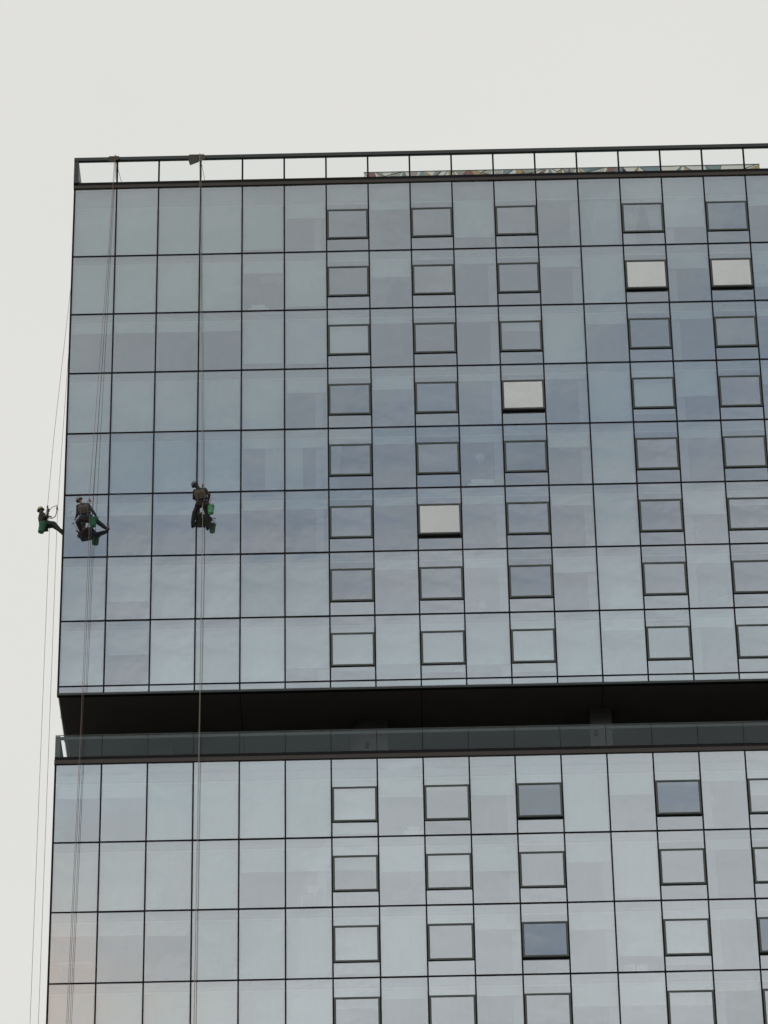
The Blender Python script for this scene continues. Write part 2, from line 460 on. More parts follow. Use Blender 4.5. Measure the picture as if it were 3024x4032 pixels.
B('terrace_coping', brown, tower, -.06, XR, -.062, .40, TR, TR + .175)
B('terrace_base_channel', black, tower, -.05, XR, -.05, .10, TR + .176, TR + .325)
B('terrace_handrail', dark, tower, -.04, XR, .06, .11, ZL - 27.63, ZL - 27.50)
for c in range(NC):
    B('terrace_glass', clear, tower, c * BW + (.012 if c else -.045), (c + 1) * BW - .012, -.012, .008, TR + .326, ZL - 27.486)
for c in range(1, NC + 1): B('terrace_glass_joint', black, tower, c * BW - .011, c * BW + .011, -.016, .012, TR + .326, ZL - 27.49)
B('terrace_glass_cap', frame, tower, -.045, NC * BW, -.016, .014, ZL - 27.485, ZL - 27.465)
sr = MB(); sr.box(-.048, .15, .02, DEP, TR + .326, ZL - 27.49, dark); sr.build('terrace_side_return', None, tower)

# ------------------------------------------------------------------ painted screen round the roof plant, set back from the parapet
XL0, XR0, ZT0 = 12.545, 30.916, 129.90
def ux(u): return XL0 + (u - 1432.5) * (XR0 - XL0) / 1557.5
red = mat('faded_red_paint', (.24, .105, .09), .8, 0, .15, 3)
blue = mat('grey_blue_paint', (.19, .265, .285), .8, 0, .15, 3)
ochre = mat('ochre_paint', (.39, .285, .14), .8, 0, .15, 3)
pale = mat('pale_paint', (.68, .68, .63), .8, 0, .08, 3)
hatchw = mat('off_white_paint', (.66, .66, .61), .8, 0, .06, 3)
linem = mat('dark_outline_paint', (.07, .065, .06), .8, 0, .1, 3)
HB = .36
def z6(x): return 1400 + x * .36166
def z7(x): return 1950 + x * .33153
def z8(x): return 2450 + x * .34599
polys = []
def A(f, m, *p): polys.append((m, [(f(a), t_) for a, t_ in p]))
A(z6, red, (130,0),(208,0),(228,1),(140,1)); A(z6, blue, (520,0),(555,1),(490,1)); A(z6, blue, (710,0),(748,0),(765,1),(675,1))
A(z6, ochre, (752,0),(860,1),(768,1)); A(z6, ochre, (1012,0),(1030,0),(1050,1),(1015,1)); A(z6, ochre, (1065,.1),(1105,1),(1055,1))
A(z6, red, (1195,0),(1258,0),(1305,1),(1160,1)); A(z6, ochre, (1262,0),(1320,0),(1365,.4),(1345,1),(1308,1)); A(z6, ochre, (1368,.45),(1490,.9),(1352,1))
A(z7, blue, (95,0),(210,0),(118,1),(85,1)); A(z7, ochre, (245,0),(318,0),(345,1),(240,1)); A(z7, red, (612,.05),(565,1),(490,1))
A(z7, blue, (632,0),(655,.1),(690,1),(628,1)); A(z7, ochre, (782,.1),(780,1),(735,1),(730,.5)); A(z7, ochre, (990,0),(1060,.8),(1050,1),(1000,1))
A(z7, blue, (1010,0),(1290,0),(1065,.75)); A(z7, red, (1340,0),(1455,0),(1370,1),(1320,1)); A(z7, blue, (1480,0),(1515,0),(1515,1),(1375,1)); A(z7, red, (1520,0),(1570,1),(1517,1))
A(z8, red, (0,.1),(55,1),(0,1)); A(z8, ochre, (185,.05),(178,1),(125,1)); A(z8, blue, (195,0),(425,0),(405,1),(275,1)); A(z8, ochre, (430,0),(465,1),(410,1))
A(z8, blue, (680,.05),(650,1),(600,1)); A(z8, ochre, (695,.05),(800,1),(715,1)); A(z8, blue, (940,0),(1125,0),(1105,1),(955,1)); A(z8, ochre, (1558,.0),(1558,1),(1500,1),(1400,1))
lines = [(z6,(215,0),(305,.75)),(z6,(305,.75),(515,.05)),(z6,(305,.8),(390,1)),(z6,(305,.8),(275,1)),(z6,(525,0),(560,1)),(z6,(940,.05),(850,1)),(z6,(1005,0),(950,1)),
  (z6,(1040,.3),(1110,0)),(z6,(1435,0),(1365,.4)),(z6,(1365,.4),(1345,1)),(z6,(1365,.4),(1510,1)),(z7,(220,0),(118,1)),(z7,(318,0),(350,.9)),(z7,(350,.9),(590,0)),(z7,(350,1),(470,.5)),
  (z7,(600,0),(500,.9)),(z7,(670,0),(735,.6)),(z7,(735,.6),(785,.1)),(z7,(785,0),(860,1)),(z7,(785,0),(785,1)),(z7,(890,0),(860,1)),(z7,(1060,.8),(1310,0)),(z7,(1060,.8),(1200,1)),
  (z7,(1335,0),(1310,1)),(z7,(1465,.1),(1375,1)),(z8,(185,.05),(120,1)),(z8,(190,0),(275,1)),(z8,(680,0),(600,1)),(z8,(690,0),(810,1)),(z8,(945,0),(1005,1)),(z8,(1125,0),(1105,1)),(z8,(1530,0),(1330,1)),(z6,(95,0),(130,.7))]
hat = [(z6,230,300,12,.5),(z6,400,500,14,-.5),(z6,600,690,10,-.3),(z6,870,940,12,-.6),(z6,1090,1180,10,.6),(z6,1400,1480,12,-.1),(z6,1520,1600,12,0),(z7,350,470,16,-.9),(z7,880,960,12,-.5),
       (z7,1130,1310,18,-.2),(z7,800,880,12,.5)]
plant = empty('rooftop_screen', (ux(2200), 12, ZL + .5))
tag(plant, 'rooftop screen painted with pale, red, blue and ochre triangles behind the parapet glass', 'rooftop screen')
pb = MB(); pb.box(XL0, XR0, 9.02, 15, ZL + .5, ZT0, pale); pb.build('screen_wall', None, plant)
pp = MB()
for rep in range(4):
    z_ = ZT0 - rep * 2 * HB
    for fl in (0, 1):
        for m_, pts in polys:
            q = [(ux(u), 9.012, (z_ - t_ * HB) if not fl else (z_ - 2 * HB + t_ * HB)) for u, t_ in pts]
            pp.poly(q, .006, m_)
        for f_, p, q_ in lines:
            zz_ = [(z_ - t_ * HB) if not fl else (z_ - 2 * HB + t_ * HB) for t_ in (p[1], q_[1])]
            a_ = Vector((ux(f_(p[0])), 9.006, zz_[0])); c_ = Vector((ux(f_(q_[0])), 9.006, zz_[1]))
            pp.tube([a_, c_], .013, linem, 6)
        for f_, a0, a1, st, sl in hat:
            x = a0
            while x < a1:
                xx = ux(f_(x)); za = z_ - .03 if not fl else z_ - 2 * HB + .03; zb_ = z_ - .30 if not fl else z_ - 2 * HB + .30
                pp.tube([(xx, 9.008, za), (xx + sl * .25, 9.008, zb_)], .007, linem, 5); x += st
pp.tube([(XL0, 9.0, ZT0 - .01), (XR0, 9.0, ZT0 - .01)], .016, linem, 6)
pp.build('painted_pattern', None, plant)

# ------------------------------------------------------------------ things standing just inside the glass
def tint(n, c): return mat(n, c, .8, 0, .1, 5)
def globe_lamp(x, y, z, r, label):
    b = MB(); b.ball((x, y, z), r, white, (1, 1, 1.15)); 
    e = empty('paper_lamp', (x, y, z)); b.build('lamp_shade', None, e)
    c = MB(); c.tube([(x, y, z + r), (x, y, z + 1.1)], .008, black); c.build('cord', None, e)
    tag(e, label, 'lamp')
def table_lamp(x, y, z, label):
    e = empty('table_lamp', (x, y, z - .5))
    b = MB(); b.lathe([(.24, -.16), (.2, .05), (.13, .17), (.125, .17), (.23, -.155)], (x, y, z), white); b.build('lamp_shade', None, e)
    b = MB(); b.lathe([(.10, -.55), (.10, -.52), (.02, -.50), (.02, -.1)], (x, y, z), lightbox); b.build('lamp_base', None, e)
    tag(e, label, 'lamp')
globe_lamp(17.32, .8, 107.63, .21, 'round white paper lamp hanging behind the dark fifth-storey glass above a white sofa')
table_lamp(26.2, .8, 104.0, 'pale lamp with a domed shade behind the sixth-storey glass under a half drawn blind')
table_lamp(26.0, .8, 90.7, 'pale domed lamp just under the terrace, right of a blue reflecting open window')
def sofa(x, y, z, w, label, name='sofa'):
    e = empty(name, (x, y, z)); 
    b = MB(); b.box(x - w / 2, x + w / 2, y, y + .7, z, z + .4, white, bev=.05); b.build('seat', None, e)
    b = MB(); b.box(x - w / 2, x + w / 2, y - .18, y - .001, z, z + .72, white, bev=.05); b.build('backrest', None, e)
    for s in (-1, 1):
        b = MB(); xa = x + s * (w / 2 + .001); b.box(min(xa, xa + s * .15), max(xa, xa + s * .15), y - .18, y + .7, z, z + .55, white, bev=.05); b.build('armrest', None, e)
    tag(e, label, name)
def fl(r): return rows[r][2] + .076
sofa(17.4, .75, fl(4), 1.0, 'white sofa with its back to the fifth-storey glass below a round paper lamp')
sofa(14.2, .75, fl(8), .5, 'pale armchair behind the glass of the first storey below the terrace', 'armchair')
sofa(8.0, .75, fl(1), .6, 'pale armchair low behind the second-storey glass', 'armchair')
leaf = tint('leaf_green', (.10, .16, .07)); pot = tint('clay_pot', (.5, .45, .40))
def houseplant(x, y, z, label):
    e = empty('potted_plant', (x, y, z))
    b = MB(); b.lathe([(.12, 0), (.17, .3), (.15, .3), (.11, .03)], (x, y, z), pot); b.build('pot', None, e)
    b = MB(); rn = random.Random(int(x * 10))
    for i in range(70):
        a = rn.uniform(0, 6.28); el = rn.uniform(.2, 1.4); L = rn.uniform(.2, .5)
        p0 = Vector((x, y, z + .3)); d = Vector((math.cos(a) * math.cos(el), math.sin(a) * math.cos(el) * .7, math.sin(el)))
        p1 = p0 + d * L; sd_ = d.cross(Vector((0, 0, 1))).normalized() * .05
        b.poly([p0 + d * L * .5, p1 + sd_ * .8, p1 + d * .12, p1 - sd_ * .8], .004, leaf)
    b.build('foliage', None, e); tag(e, label, 'plant')
houseplant(17.2, .6, fl(6) + .45, 'leafy plant in a pale pot behind the seventh-storey glass between two opening windows')
houseplant(27.1, .6, fl(6) + .5, 'bushy plant behind the seventh-storey glass near the right edge')
def desk(x, y, z, w, label):
    e = empty('desk', (x, y, z))
    B('desk_top', lightbox, e, x - w / 2, x + w / 2, y, y + .6, z + .72, z + .75)
    for sx in (-1, 1):
        for yy in (y + .03, y + .53): B('leg', lightbox, e, x + sx * (w / 2 - .05) - .02, x + sx * (w / 2 - .05) + .02, yy, yy + .04, z, z + .719)
    tag(e, label, 'desk')
    m_ = empty('monitor', (x - .3, y + .2, z + .751)); 
    B('screen', lightbox, m_, x - .3, x + .25, y + .12, y + .15, z + .95, z + 1.3, bev=.005)
    B('stand', lightbox, m_, x - .06, x, y + .13, y + .3, z + .751, z + .949)
    tag(m_, label.replace('white desk', 'white backed monitor on the desk'), 'monitor')
desk(10.3, .5, fl(9), 1.2, 'white desk behind the second-storey glass under the terrace')
def ledge(x0, x1, z, label):
    e = empty('shelf', ((x0 + x1) / 2, .5, z)); B('board', lightbox, e, x0, x1, .40, .75, z, z + .08)
    for x in (x0 + .1, x1 - .1): B('bracket', lightbox, e, x - .02, x + .02, .5, .72, z - .18, z - .001)
    tag(e, label, 'shelf')
ledge(.3, 1.62, 83.66, 'long white shelf behind the corner glass, low at the left end of the facade')
ledge(8.1, 9.0, 117.1, 'short pale shelf low behind the second-storey glass')
def carton(x, y, z, w, h, label):
    b = MB(); b.box(x - w / 2, x + w / 2, y, y + .4, z, z + h, white, bev=.01); b.box(x - w / 2 + .02, x + w / 2 - .02, y - .004, y - .001, z + h * .6, z + h * .64, slabm)
    b.box(x - .03, x + .03, y - .006, y - .002, z + .01, z + h - .01, ceil)
    tag(b.build('storage_box', None), label, 'box')
carton(22.7, .5, fl(10), .9, .55, 'white storage box on the floor behind the third-storey glass under the terrace')
carton(4.3, .5, fl(8), .5, .6, 'pale storage box by the glass under the left end of the terrace')
def curtain(x0, x1, zt, zb, label, pinch=0, y=.2):
    b = MB(); n = 60; m = 16; vs = []
    for j in range(m + 1):
        t_ = j / m; z = zt + (zb - zt) * t_; row = []
        k = 1 - pinch * math.sin(min(1, t_ * 1.25) * math.pi * .5) ** 2
        for i in range(n + 1):
            s_ = i / n; x = x0 + (x1 - x0) * s_ * k
            row.append((x, y + .035 * math.sin(i * 1.15 + math.sin(t_ * 3) * .6) * (1 + .5 * t_), z))
        vs.append(row)
    for th in (0, .006):
        g_ = [[b.bm.verts.new((p[0], p[1] + th, p[2])) for p in r_] for r_ in vs]
        for j in range(m):
            for i in range(n):
                f = b.bm.faces.new((g_[j][i], g_[j][i + 1], g_[j + 1][i + 1], g_[j + 1][i])); f.smooth = True
    tag(b.build('curtain', curtm, fix=False), label, 'curtain', None)
c_ = rows[0]
curtain(12 * BW + .1, 13 * BW - .15, c_[1] - .47, c_[2] + .1, 'sheer curtain hanging in folds behind the full-height top-storey glass')
curtain(13 * BW + .12, 13 * BW + .85, c_[1] - .47, c_[2] + .1, 'left half of the gathered curtain behind a top-storey opening window', .35)
curtain(14 * BW - .15, 13 * BW + 1.0, c_[1] - .47, c_[2] + .1, 'right half of the gathered curtain behind a top-storey opening window', .4)
c_ = rows[4]
curtain(4 * BW + 1.0, 5 * BW + .75, c_[1] - .47, c_[2] + .1, 'sheer curtain right of the worker in the middle, spanning two fifth-storey panels', 0, .18)
curtain(6 * BW - .03, 5 * BW + 1.3, c_[1] - .47, c_[2] + .1, 'narrow curtain swept aside behind the fifth-storey glass left of an opening window', .4, .18)
curtain(6 * BW + .1, 6 * BW + .6, c_[1] - .47, c_[2] + .1, 'narrow curtain behind the leftmost fifth-storey opening window', .4, .18)

# ------------------------------------------------------------------ people
skin = mat('skin', (.20, .12, .085), .6, 0, .1, 20)
def remesh(mb, name, m, parent, vox, smooth=3):
    me = bpy.data.meshes.new('tmp'); mb.bm.to_mesh(me); mb.bm.free()
    o = bpy.data.objects.new('tmp', me); COL.objects.link(o)
    r_ = o.modifiers.new('r', 'REMESH'); r_.mode = 'VOXEL'; r_.voxel_size = vox; r_.use_smooth_shade = True
    s_ = o.modifiers.new('s', 'SMOOTH'); s_.iterations = smooth; s_.factor = .5
    dg = bpy.context.evaluated_depsgraph_get(); dg.update()
    nm = bpy.data.meshes.new_from_object(o.evaluated_get(dg)); nm.name = name
    bpy.data.objects.remove(o); bpy.data.meshes.remove(me)
    nm.materials.clear(); nm.materials.append(m)
    for p in nm.polygons: p.material_index = 0
    o = bpy.data.objects.new(name, nm); COL.objects.link(o)
    if parent is not None: attach(o, parent)
    return o
def V(p): return Vector(p)
def lerp(a, b, t): return V(a) + (V(b) - V(a)) * t
def hand(b, wr, tgt, side, curl=.7):
    wr = V(wr); d = (V(tgt) - wr).normalized(); s_ = d.cross(Vector((0, 1, 0)));
    if s_.length < .1: s_ = d.cross(Vector((1, 0, 0)))
    s_.normalize(); n_ = s_.cross(d).normalized() * side
    for k in (-1, 0, 1): b.cap(wr, wr + d * .085 + s_ * k * .024, .017, .014)
    for k, L in ((-1.5, .062), (-.5, .075), (.5, .078), (1.5, .070)):
        p = wr + d * .09 + s_ * k * .020; q = p + (d * math.cos(curl * .6) + n_ * math.sin(curl * .6)) * L * .5
        e = q + (d * math.cos(curl * 1.6) + n_ * math.sin(curl * 1.6)) * L * .5
        b.cap(p, q, .0095, .009); b.cap(q, e, .009, .0075)
    p = wr + d * .03 + s_ * .03 * side; q = p + (d + s_ * side).normalized() * .04; e = q + (d + n_ * .8).normalized() * .035
    b.cap(p, q, .012, .010); b.cap(q, e, .010, .009)
def worker(J, vest, sleeve, trous, boot, helm, label, hat_brim=True, face_dir=(-.6, .7, -.3)):
    """J: named joints in metres. One continuous body mesh; clothes, helmet, boots and harness are its children."""
    hip, neck, head = V(J['hip']), V(J['neck']), V(J['head'])
    up = (neck - hip).normalized(); shl, shr = V(J['shL']), V(J['shR']); ac = (shr - shl).normalized()
    e = empty('person', hip); tag(e, label, 'person', 'rope access workers hanging on the tower')
    b = MB()
    def torso(b, k=0.0):
        for s_ in (-1, 1):
            b.cap(hip + ac * s_ * .085, hip + up * .16 + ac * s_ * .07, .115 + k, .105 + k)
            b.cap(hip + up * .16 + ac * s_ * .07, hip + (neck - hip) * .72 + ac * s_ * .09, .105 + k, .12 + k)
            sh = shl if s_ < 0 else shr
            b.cap(hip + (neck - hip) * .72 + ac * s_ * .09, sh, .10 + k, .07 + k)
            b.cap(sh, neck - up * .03, .06 + k, .055 + k)
    torso(b)
    b.cap(neck - up * .03, head - (head - neck).normalized() * .04, .058, .052)
    fd = V(face_dir).normalized(); hu = (head - neck).normalized()
    fd = (fd - hu * fd.dot(hu)).normalized(); hs = fd.cross(hu)
    b.cap(head - hu * .02, head + hu * .035, .075, .088); b.cap(head - hu * .04 + fd * .02, head - hu * .075 + fd * .055, .062, .035)
    b.cap(head + fd * .085 + hu * .01, head + fd * .112 - hu * .03, .010, .016)                     # nose
    for s_ in (-1, 1):
        b.cap(head + fd * .07 + hs * s_ * .033 + hu * .02, head + fd * .072 + hs * s_ * .033 + hu * .021, .016, .016)   # eyes
        b.cap(head + hs * s_ * .085 + hu * .02, head + hs * s_ * .09 - hu * .03, .018, .012)          # ears
    b.cap(head + fd * .078 - hu * .058 + hs * .022, head + fd * .078 - hu * .058 - hs * .022, .010, .010)  # mouth
    for s_, sh, el, ha in ((-1, shl, J['elL'], J['haL']), (1, shr, J['elR'], J['haR'])):
        b.cap(sh, el, .052, .042); b.cap(el, ha, .042, .028)
        hand(b, ha, V(ha) + (V(ha) - V(el)), s_)
    for s_, kn, ft in ((-1, J['knL'], J['ftL']), (1, J['knR'], J['ftR'])):
        h0 = hip + ac * s_ * .09
        b.cap(h0, kn, .092, .062); b.cap(kn, lerp(kn, ft, .35), .06, .064); b.cap(lerp(kn, ft, .35), ft, .064, .042)
    body = remesh(b, 'body', skin, e, .0085, 2)
    # upper clothing with sleeves, then a work vest over the chest
    b = MB(); torso(b, .026)
    for sh, el, ha in ((shl, J['elL'], J['haL']), (shr, J['elR'], J['haR'])):
        b.cap(sh, lerp(sh, el, .5), .088, .078); b.cap(lerp(sh, el, .5), el, .078, .068); b.cap(el, lerp(el, ha, .55), .068, .058); b.cap(lerp(el, ha, .55), lerp(el, ha, .93), .05, .040)
    remesh(b, 'jacket', sleeve, e, .011, 3)
    b = MB()
    for s_ in (-1, 1):
        b.cap(hip + up * .15 + ac * s_ * .075, hip + (neck - hip) * .72 + ac * s_ * .095, .142, .156)
        sh = shl if s_ < 0 else shr
        b.cap(hip + (neck - hip) * .74 + ac * s_ * .09, lerp(neck, sh, .72) - up * .02, .135, .092)
    remesh(b, 'vest', vest, e, .011, 3)
    b = MB()
    for s_, kn, ft in ((-1, J['knL'], J['ftL']), (1, J['knR'], J['ftR'])):
        h0 = hip + ac * s_ * .09; kn, ft = V(kn), V(ft)
        b.cap(hip + up * .07, h0, .13, .125); b.cap(h0, lerp(h0, kn, .5), .142, .125); b.cap(lerp(h0, kn, .5), kn, .125, .105)
        b.cap(kn, lerp(kn, ft, .45), .105, .096); b.cap(lerp(kn, ft, .45), lerp(kn, ft, .9), .096, .080)
    remesh(b, 'trousers', trous, e, .012, 3)
    fdir = V(J.get('toe', (0, .6, .8)))
    for s_, kn, ft in ((-1, J['knL'], J['ftL']), (1, J['knR'], J['ftR'])):
        b = MB(); kn, ft = V(kn), V(ft); d = (ft - kn).normalized()
        toe = (fdir - d * fdir.dot(d) * .6).normalized()
        b.cap(ft - d * .10, ft + d * .03, .066, .058); b.cap(ft + d * .045 - toe * .03, ft + d * .05 + toe * .16, .05, .042); b.cap(ft, ft + d * .04 + toe * .07, .055, .05)
        remesh(b, 'boot', boot, e, .009, 2)
    if helm is hg:
        b = MB(); b.cap(head - hu * .02 - fd * .02, head + hu * .02 - fd * .012, .098, .10); b.cap(neck, head - hu * .05 - fd * .03, .075, .085)
        remesh(b, 'hood', darkc, e, .01, 2)
    # helmet with brim and chin strap
    b = MB(); cx = head + hu * .04
    q = Vector((0, 0, 1)).rotation_difference(hu)
    hk = 1.12
    prof = [(.001, .118), (.05, .112), (.09, .085), (.116, .045), (.126, 0), (.128, -.02), (.145, -.032), (.143, -.038), (.122, -.030), (.115, 0), (.08, .08), (.001, .105)]
    b.lathe([(a_ * hk, c_ * hk) for a_, c_ in prof], cx, helm, 24, hu)
    b.tube([cx + fd * .10 - hs * .07 - hu * .02, cx + fd * .17 - hu * .035, cx + fd * .10 + hs * .07 - hu * .02], .014, helm, 6)
    for k in (-1, 0, 1): b.tube([cx - fd * .09 + hs * k * .035 + hu * .065, cx + hs * k * .04 + hu * .118, cx + fd * .09 + hs * k * .035 + hu * .065], .007, helm, 6)
    b.build('helmet', None, e)
    b = MB(); b.tube([cx - hs * .10 - hu * .03, head + fd * .05 - hu * .10, cx + hs * .10 - hu * .03], .006, black, 6); b.build('chin_strap', None, e)
    # harness: belt, leg loops and shoulder straps
    b = MB(); web = mat('harness_webbing', (.045, .035, .035), .7, 0, .2, 10); ring = []
    fw = ac.cross(up).normalized()
    def loop(c, a1, a2, r1_, r2_, rr=.02, n=22):
        pts = [c + a1 * math.cos(6.2832 * k / n) * r1_ + a2 * math.sin(6.2832 * k / n) * r2_ for k in range(n + 1)]
        b.tube(pts, rr, web, 6)
    loop(hip + up * .15, ac, fw, .235, .165, .03)
    for s_, kn in ((-1, J['knL']), (1, J['knR'])):
        h0 = lerp(hip + ac * s_ * .09, kn, .28); d = (V(kn) - h0).normalized(); a1 = d.orthogonal().normalized()
        loop(h0, a1, d.cross(a1), .148, .148, .018)
    for s_, sh in ((-1, shl), (1, shr)):
        for k in (-1, 1):
            b.tube([hip + up * .15 + ac * s_ * .09 + fw * .165 * k, hip + (neck - hip) * .6 + ac * s_ * .06 + fw * .178 * k, lerp(neck, sh, .45) + up * .055 + fw * .06 * k, lerp(neck, sh, .45) + up * .075], .016, web, 6)
    metal = mat('grey_metal_gear', (.35, .35, .36), .35, .8, .1, 20)
    for k, off in enumerate((-.17, -.10, .12, .18)):
        p = hip + up * .13 + ac * off - fw * .16 * (1 if k % 2 else -1) * 1
        b.tube([p, p - Vector((0, 0, .08)), p - Vector((.012, .01, .13)), p - Vector((0, 0, .05))], .009, metal, 6)
    b.build('harness', None, e)
    return e
olive = mat('olive_khaki_cloth', (.105, .088, .06), .9, 0, .35, 14, bump=.4)
olive2 = mat('tan_brown_cloth', (.095, .082, .052), .9, 0, .35, 14, bump=.4)
darkc = mat('charcoal_cloth', (.028, .029, .032), .9, 0, .3, 12, bump=.4)
navy = mat('dark_grey_blue_cloth', (.030, .040, .052), .9, 0, .3, 12, bump=.4)
brownc = mat('dark_brown_cloth', (.035, .029, .026), .9, 0, .35, 12, bump=.4)
greenc = mat('dark_green_cloth', (.020, .036, .032), .9, 0, .3, 12, bump=.4)
greyc = mat('grey_brown_cloth', (.040, .038, .038), .9, 0, .3, 12, bump=.4)
bootm = mat('black_boot', (.015, .014, .014), .6, 0, .2, 12)
bootb = mat('scuffed_brown_boot', (.15, .085, .075), .7, 0, .3, 12)
hg = mat('dark_grey_helmet', (.05, .055, .055), .4, 0, .1, 8)
hgg = mat('grey_green_helmet', (.15, .19, .18), .4, 0, .1, 8)
hy = mat('pale_yellow_green_helmet', (.34, .37, .22), .4, 0, .1, 8)

w3 = worker(dict(hip=(5.76, -.75, 104.56), neck=(5.63, -.98, 105.08), head=(5.475, -1.0, 105.27), shL=(5.47, -.94, 105.0), shR=(5.88, -.94, 105.06),
    elL=(5.42, -.72, 104.80), haL=(5.62, -.52, 104.86), elR=(6.05, -.88, 104.85), haR=(6.02, -.74, 104.62),
    knL=(5.44, -.40, 104.30), ftL=(5.33, -.10, 103.97), knR=(5.97, -.40, 104.22), ftR=(5.95, -.10, 103.84), toe=(0, .3, 1)),
    olive2, brownc, brownc, bootm, hg, 'worker farthest from the corner in an olive vest, arm down beside a bright green bucket')
w2 = worker(dict(hip=(.95, -.68, 104.0), neck=(.83, -.90, 104.50), head=(.695, -.92, 104.69), shL=(.66, -.88, 104.40), shR=(1.06, -.86, 104.47),
    elL=(.62, -.72, 104.14), haL=(.55, -.52, 104.10), elR=(1.25, -.84, 104.18), haR=(1.40, -.72, 104.00),
    knL=(.62, -.50, 103.88), ftL=(.74, -.12, 103.70), knR=(1.38, -.50, 103.93), ftR=(1.76, -.13, 103.80), toe=(.5, .1, .8)),
    olive, navy, navy, bootb, hgg, 'worker on the corner panel in a tan vest and grey green helmet, leg stretched right')
w1 = worker(dict(hip=(-.95, 1.2, 104.96), neck=(-1.05, 1.2, 105.52), head=(-1.10, 1.2, 105.70), shL=(-1.05, 1.40, 105.44), shR=(-1.05, 1.0, 105.44),
    elL=(-.86, 1.45, 105.50), haL=(-.80, 1.38, 105.72), elR=(-.90, .93, 105.16), haR=(-.72, 1.0, 105.22),
    knL=(-.58, 1.32, 105.0), ftL=(-.17, 1.30, 104.66), knR=(-.52, 1.05, 104.90), ftR=(-.17, 1.05, 104.44), toe=(.3, 0, 1)),
    greyc, brownc, greenc, bootm, hy, 'worker against the sky left of the tower in a pale yellow green helmet', face_dir=(.8, .2, .2))

# ------------------------------------------------------------------ gear of the workers
gb = mat('bright_green_plastic', (.14, .45, .22), .35, 0, .12, 5)
gm_ = mat('mid_green_plastic', (.045, .20, .095), .4, 0, .15, 5)
gd = mat('dark_green_plastic', (.018, .055, .042), .45, 0, .2, 5)
wire = mat('bucket_wire', (.25, .25, .25), .4, .7, .1, 10)
water = mat('soapy_water', (.35, .38, .37), .15, 0, .1, 5)
def bucket(x, y, ztop, zbot, rt, m, label, tilt=(0, 0), bail='up'):
    h = ztop - zbot; rb_ = rt * .82
    e = empty('bucket', (0, 0, 0))
    b = MB(); b.lathe([(rb_ * .9, -h), (rb_, -h + .006), (rt * .97, -.035), (rt * 1.07, -.033), (rt * 1.07, -.022), (rt * .98, -.02), (rt, 0), (rt * 1.06, 0), (rt * 1.06, .006), (rt * .95, .006), (rt * .93, -.03), (rb_ * .93, -h + .02)], (0, 0, 0), m, 28)
    b.build('bucket_body', None, e)
    b = MB(); n = 14
    pts = [(rt * 1.05 * math.cos(math.pi * k / n), 0, (1 if bail == 'up' else -1) * rt * (1.5 if bail == 'up' else 1.2) * math.sin(math.pi * k / n) - .02) for k in range(n + 1)]
    if bail != 'up': pts = [(p[0], -.35 * rt * math.sin(math.pi * k / n) - rt * .95 * (math.sin(math.pi * k / n)), p[2]) for k, p in enumerate(pts)]
    b.tube(pts, .006, wire, 6)
    if bail == 'up': b.tube([(0, 0, rt * 1.5 - .02), (.0, 0, rt * 1.5 + .12)], .01, black, 6)
    b.build('bucket_handle', None, e)
    b = MB(); b.lathe([(.001, -.10), (rt * .91, -.10), (rt * .91, -.095), (.001, -.094)], (0, 0, 0), water, 20); b.build('water', None, e)
    e.location = (x, y, ztop); e.rotation_euler = (tilt[0], tilt[1], .5)
    tag(e, label, 'bucket', 'buckets hanging from the rope workers'); return e
bucket(6.12, -.68, 104.43, 104.05, .145, gb, 'bright light green bucket at the hip of the middle worker, squeegee handle sticking out')
bucket(1.27, -.66, 103.94, 103.55, .155, gm_, 'mid green bucket in front of the legs of the corner worker')
bucket(-.96, .92, 104.80, 104.36, .155, gm_, 'tilted dark green bucket beside the worker hanging against the sky', (0, .18))
def one(name, fn, m, label, cat, group=None, sm=False):
    b = MB(); fn(b); return tag(b.build(name, m), label, cat, group)
seatm = mat('dark_red_brown_board', (.035, .020, .022), .7, 0, .25, 6)
def seat(x, y, z, w, yaw, label, strap):
    e = empty('seat_board', (x, y, z)); b = MB(); b.box(-w / 2, w / 2, -.12, .12, -.02, .02, seatm, bev=.008)
    o = b.build('board', None, None); o.parent = e; o.rotation_euler = (0, 0, yaw)
    b = MB()
    for s_ in (-1, 1):
        for q in (-1, 1):
            p = Vector((x + math.cos(yaw) * s_ * (w / 2 - .03) - math.sin(yaw) * q * .1, y + math.sin(yaw) * s_ * (w / 2 - .03) + math.cos(yaw) * q * .1, z))
            b.tube([p, V(strap)], .010, web_)
    b.build('suspension_strap', None, e)
    tag(e, label, 'seat board', 'seat boards of the workers')
web_ = mat('strap_webbing', (.10, .08, .075), .8, 0, .2, 10)
seat(5.78, -.72, 104.42, .62, .0, 'dark plank seat under the middle worker', (5.79, -.72, 105.45))
seat(.93, -.66, 103.83, .55, .25, 'dark plank seat under the corner worker', (1.08, -.72, 104.9))
seat(-.92, 1.2, 104.79, .50, 1.4, 'dark plank seat under the worker against the sky', (-.82, 1.2, 105.8))
pole = mat('pale_grey_pole', (.55, .55, .52), .5, 0, .1, 10)
rub = mat('black_rubber', (.02, .02, .02), .5, 0, .1, 10)
def squeegee(p0, p1, label, w=.35, side=(0, 0, 1)):
    e = empty('squeegee', V(p0)); b = MB(); b.tube([p0, p1], .011, pole); b.build('handle', None, e)
    d = (V(p1) - V(p0)).normalized(); s_ = d.cross(V((0, 1, 0))).normalized(); b = MB()
    b.tube([V(p1) - s_ * w / 2, V(p1) + s_ * w / 2], .014, pole); b.tube([V(p1) - s_ * w / 2 + d * .02, V(p1) + s_ * w / 2 + d * .02], .010, rub); b.build('blade', None, e)
    tag(e, label, 'squeegee')
squeegee((.56, -.50, 104.12), (.34, -.42, 104.46), 'thin squeegee held out by the left hand of the corner worker', .10)
